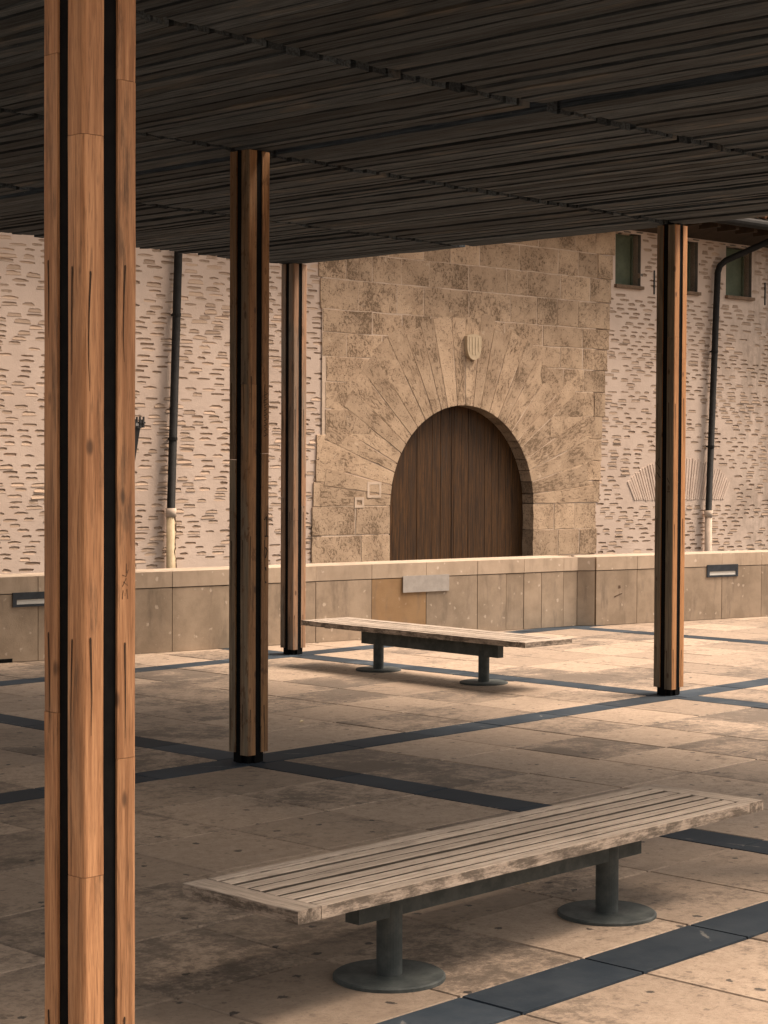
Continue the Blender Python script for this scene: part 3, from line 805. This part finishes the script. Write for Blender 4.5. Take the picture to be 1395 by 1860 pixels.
put('crown', mesh('lantern_crown', V, F, IRON), ln)
V, F = tube([(0, 0, .62), (0, .02, .72), (0, .15, .78), (0, .34, .74)], .014, 8); put('arm', mesh('lantern_arm', V, F, IRON), ln)

# ------------------------------------------------------------------ pergola
H = 3.362
pg = put('pergola', None, None, (4, 4, 0)); tag(pg, 'large flat timber slatted pergola carried on slotted wooden posts', 'pergola')
PO = Vector((4, 4, 0))
PITCH, SWD, SDP = .102, .080, .16
slat_meshes = []
for k_ in range(6):
    V, F = [], []
    L = 1.95; N = 8
    for i in range(N + 1):
        y = -L / 2 + L * i / N; j = rnd.uniform(-.0025, .0025); d_ = rnd.uniform(-.002, .002)
        V += [(-SWD / 2 + j, y, d_), (SWD / 2 + j, y, d_ + rnd.uniform(-.0015, .0015)), (SWD / 2 + j, y, SDP), (-SWD / 2 + j, y, SDP)]
    for i in range(N):
        for q in range(4): F.append((4 * i + q, 4 * i + (q + 1) % 4, 4 * i + 4 + (q + 1) % 4, 4 * i + 4 + q))
    F += [(0, 3, 2, 1), (4 * N, 4 * N + 1, 4 * N + 2, 4 * N + 3)]
    slat_meshes.append(mesh('slat', V, [f[::-1] for f in F], SLAT))
strips = [(-1.2, 0.0), (0.0, 2.0), (2.0, 4.0), (4.0, 6.05), (6.05, 8.10)]  # nearest strip lies out of view, roof edge extended to shade the foreground
V, F = [], []
for si, (v0, v1) in enumerate(strips):
    x = 8.105 - SWD / 2 - (.03 if si % 2 else 0.0)
    if si % 2: x = 8.105 - SWD / 2 - .012
    while x > -1.3:
        if 3.93 < x < 4.06: x -= PITCH; continue
        ln_ = v1 - v0 - .085; yc = (v0 + v1) / 2 + rnd.uniform(-.008, .008)
        zz = H + rnd.uniform(-.004, .010)
        if x > .75 and v1 > .5:
            put('slat', slat_meshes[rnd.randrange(6)], pg, (x - 4 + rnd.uniform(-.003, .003), yc - 4, zz), (0, rnd.uniform(-.09, .09), 0), (1, ln_ / 1.95, 1))
        else: box(x - SWD / 2 - 4, x + SWD / 2 - 4, yc - ln_ / 2 - 4, yc + ln_ / 2 - 4, zz, zz + SDP, V, F)
        x -= PITCH
tag(put('outer_slats', mesh('outer_slats', V, F, SLAT), pg), kind='stuff')
for v in (-1.12, 0.0, 2.0, 4.0, 6.05, 8.02):       # steel joists the slats hang from
    V, F = box(-1.3 - 4, 8.09 - 4, v - .06 - 4, v + .06 - 4, H + SDP + .012, H + SDP + .16); put('joist', mesh('joist', V, F, BLACK), pg)
for x in (-.3, 3.99, 8.04):
    V, F = box(x - .07 - 4, x + .05 - 4, -1.2 - 4, 8.10 - 4, H + SDP + .17, H + SDP + .34); put('main_beam', mesh('main_beam', V, F, BLACK), pg)

PS = .08; SL0, SL1 = -.021, .021
def timber_mesh(z0, z1, cx, cy, sx, sy, mat):
    """corner timber; outer corner at (sx*PS, sy*PS) softly rounded"""
    a = PS - SL1; r = .012
    # local, outer corner towards (+,+), then flipped
    pts = [(0, 0), (a, 0), (a, a - r)] + [(a - r + r * math.cos(t), a - r + r * math.sin(t)) for t in (R(22), R(45), R(68))] + [(a - r, a), (0, a)]
    pts = [(sx * (SL1 + x), sy * (SL1 + y)) for x, y in pts]
    if sx * sy < 0: pts = pts[::-1]
    n = len(pts); nz = 7; V, F = [], []
    for i in range(nz + 1):
        z = z0 + (z1 - z0) * i / nz; ox, oy = rnd.uniform(-.0007, .0007), rnd.uniform(-.0007, .0007)
        V += [(x + ox, y + oy, z) for x, y in pts]
    for i in range(nz):
        for q in range(n): F.append((i * n + q, i * n + (q + 1) % n, (i + 1) * n + (q + 1) % n, (i + 1) * n + q))
    F += [tuple(range(n - 1, -1, -1)), tuple(nz * n + q for q in range(n))]
    return mesh('corner_timber', V, F, mat)
def post(x, y, mats, label, splits=None, zb=.058, drips=True):
    V, F = [], []
    box(-.073, .073, -.0205, .0205, 0, H + .11, V, F); box(-.0205, .0205, -.073, -.0206, 0, H + .11, V, F); box(-.0205, .0205, .0206, .073, 0, H + .11, V, F)
    box(-.058, -.0212, -.058, -.0212, 0, zb + .02, V, F); box(.0212, .058, -.058, -.0212, 0, zb + .02, V, F); box(-.058, -.0212, .0212, .058, 0, zb + .02, V, F); box(.0212, .058, .0212, .058, 0, zb + .02, V, F)
    p_ = put('post', mesh('post_core', V, F, BLACK), pg, (x - 4, y - 4, 0)); tag(p_, label)
    for ci, (sx, sy) in enumerate(((-1, -1), (1, -1), (-1, 1), (1, 1))):
        mt = mats[ci % len(mats)]
        cuts = [zb + (0 if ci else -.012)] + sorted((splits or {}).get(ci, [rnd.uniform(1.0, 2.6)])) + [H - .004]
        for i in range(len(cuts) - 1):
            put('corner_timber', timber_mesh(cuts[i], cuts[i + 1] - (.0012 if i < len(cuts) - 2 else 0), 0, 0, sx, sy, mt), p_)
    if drips:
        V, F = [], []
        for zs in (2.10, 1.235, .31):
            for face, a in (('x', -.060), ('x', .042), ('y', -.038), ('y', .055)):
                z = zs + rnd.uniform(-.02, .03); L = rnd.uniform(.16, .40); n = 9; dr_ = rnd.uniform(-.006, .006)
                k0 = len(V)
                pts = [(a + dr_ * math.sin(i / n * 2.6) + rnd.uniform(-.0004, .0004), z - L * i / n) for i in range(n + 1)]
                ribbon([(a, z + .006), (a, z)], .004, .0062, face, V, F); ribbon(pts, .0055, .0010, face, V, F)
                for q in range(k0, len(V)):
                    vx = V[q]; V[q] = (vx[0], -PS - .0012, vx[2]) if face == 'x' else (-PS - .0012, vx[1], vx[2])
        put('drip_stain', mesh('drip_stain', V, F, STAIN), p_)['kind'] = 'stuff'
    return p_
def scribble(p_, face, strokes, wd, mat):
    V, F = [], []
    for s in strokes: ribbon(s, wd, wd * .8, face, V, F)
    V = [(a, -PS - .0015, c) if face == 'x' else (-PS - .0015, b, c) for a, b, c in V]
    put('graffiti_tag', mesh('graffiti_tag', V, F, mat), p_)
PB1 = post(-.300, -.035, [TEAK], 'tall orange teak post nearest the camera', {0: [.68, 2.42], 1: [2.56, .95], 2: [2.62, 1.06]})
PB2 = post(3.872, 3.982, [TEAK2], 'brown patchy post in the middle distance')
PB3 = post(8.025, 7.975, [TEAK3], 'far post with grey bleached streaks beside the low wall')
PB4 = post(8.021, 4.062, [TEAK4], 'right hand post, grey on one side and orange on the other')
for (x, y) in ((3.9, .03), (8.02, .03), (3.9, 7.97), (-.1, 3.98), (-.1, 7.97)): post(x, y, [TEAK2], None, drips=False)
# pen scribbles on the posts
z0 = 1.33
scribble(PB1, 'x', [[(.034, z0), (.036, z0 + .022), (.042, z0 + .008), (.048, z0 + .025), (.050, z0)], [(.034, z0 + .03), (.046, z0 + .05), (.050, z0 + .032), (.036, z0 + .042)], [(.033, z0 + .058), (.045, z0 + .054), (.052, z0 + .07)], [(.046, z0 + .062), (.046, z0 + .085)]], .0016, SCRIB)
scribble(PB2, 'x', [[(.04, 1.34), (.058, 1.36), (.056, 1.25)], [(.044, 1.25), (.068, 1.25)], [(.05, 1.19), (.062, 1.17), (.05, 1.13)], [(.05, 1.08), (.055, 1.06)], [(.05, 1.0), (.056, .99)]], .008, SCRIB)
scribble(PB2, 'x', [[(.035, 1.80 + i * .028), (.062, 1.812 + i * .028), (.038, 1.822 + i * .028)] for i in range(9)], .005, SCRIB)
scribble(PB4, 'y', [[(.03, 1.62), (.06, 1.66), (.04, 1.70)], [(.03, 1.56), (.06, 1.60)], [(-.05, 1.52), (-.03, 1.56)], [(-.055, 1.46), (-.03, 1.46)]], .006, SCRIB)

# ------------------------------------------------------------------ benches
def board(L, Wd, T, seg=16, rough=.002, name='seat_slat', mat=None):
    V, F = [], []
    for i in range(seg + 1):
        x = -L / 2 + L * i / seg; a, b, c, d = [rnd.uniform(-rough, rough) for _ in range(4)]; e = .0022
        y0, y1 = -Wd / 2 + a * .7, Wd / 2 + b * .7
        V += [(x, y0, 0), (x, y1, 0), (x, y1, T - e), (x, y1 - e, T + c * .4), (x, y0 + e, T + d * .4), (x, y0, T - e)]
    for i in range(seg):
        for q in range(6): F.append((6 * i + q, 6 * i + 6 + q, 6 * i + 6 + (q + 1) % 6, 6 * i + (q + 1) % 6))
    F += [(0, 1, 2, 3, 4, 5), tuple(6 * seg + 5 - q for q in range(6))]
    me = mesh(name, V, F, mat or BENCH)
    return me
def bench(loc, rz, label):
    ZS, T, LN, WD = .37, .040, 2.47, .505
    b = put('slatted_bench', None, None, (*loc, 0), (0, 0, rz)); tag(b, label, 'bench', 'slatted benches under the pergola')
    eb = .092; inner = LN - 2 * eb - .006; n = 8; gp = .018; sw = (WD - gp * (n - 1)) / n
    for i in range(n):
        y = -WD / 2 + sw / 2 + i * (sw + gp)
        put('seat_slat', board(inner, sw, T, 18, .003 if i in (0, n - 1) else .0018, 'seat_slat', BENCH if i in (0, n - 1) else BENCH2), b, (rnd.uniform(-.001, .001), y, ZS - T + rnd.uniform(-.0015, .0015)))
    for s in (-1, 1):
        put('end_board', board(WD + .004, eb, T, 8, .002, 'end_board'), b, (s * (LN / 2 - eb / 2), 0, ZS - T + .001), (0, 0, math.pi / 2))
    V, F = box(-.755, .755, -.030, .030, ZS - T - .125, ZS - T - .012)
    put('beam', mesh('bench_beam', V, F, GALV), b)
    for x in (-.98, -.42, .42, .98):
        V, F = box(-.03, .03, -.20, .20, ZS - T - .0115, ZS - T - .0005); put('cross_bar', mesh('cross_bar', V, F, GALV), b, (x, 0, 0))
    for s in (-1, 1):
        V, F = cyl(.042, .042, .012, ZS - T - .035, 28); lg = put('leg', mesh('bench_leg', V, F, GALV), b, (s * .583, 0, 0))
        V, F = cyl(.182, .182, .0, .010, 48); k0 = len(V); cyl(.182, .176, .010, .014, 48, V, F); put('base_disc', mesh('base_disc', V, F, GALV), lg)
    return b
bench((1.868, .466), 0, 'nearer long slatted timber bench on two round steel legs beside the dark paving band')
bench((7.625, 6.02), R(90 - 3.4), 'farther slatted timber bench in front of the low wall between two posts')

# ------------------------------------------------------------------ litter
def leaf(x, y, s, rz, label):
    V = [(-s, 0, .001), (-s * .3, -s * .45, .004), (s * .5, -s * .35, .010), (s, 0, .004), (s * .4, s * .4, .012), (-s * .3, s * .42, .006), (0, 0, .002)]
    V = V + [(a, b, c + .0012) for a, b, c in V]
    F = [(6, i, (i + 1) % 6) for i in range(6)]; F = [f[::-1] for f in F] + [tuple(7 + q for q in f) for f in F] + [(i, (i + 1) % 6, 7 + (i + 1) % 6, 7 + i) for i in range(6)]
    o = put('dry_leaf', mesh('dry_leaf', V, F, CREAM), None, (x, y, .0025), (0, 0, rz)); tag(o, label, 'leaf', 'scraps fallen on the paving')
leaf(5.15, 4.88, .03, .4, 'pale dry leaf on the paving right of the middle post')
leaf(2.62, .98, .016, 1.4, 'tiny pale scrap on the paving beneath the nearer bench')
leaf(5.2, 7.30, .02, 2.2, 'small pale scrap on the paving in front of the low wall, left part')
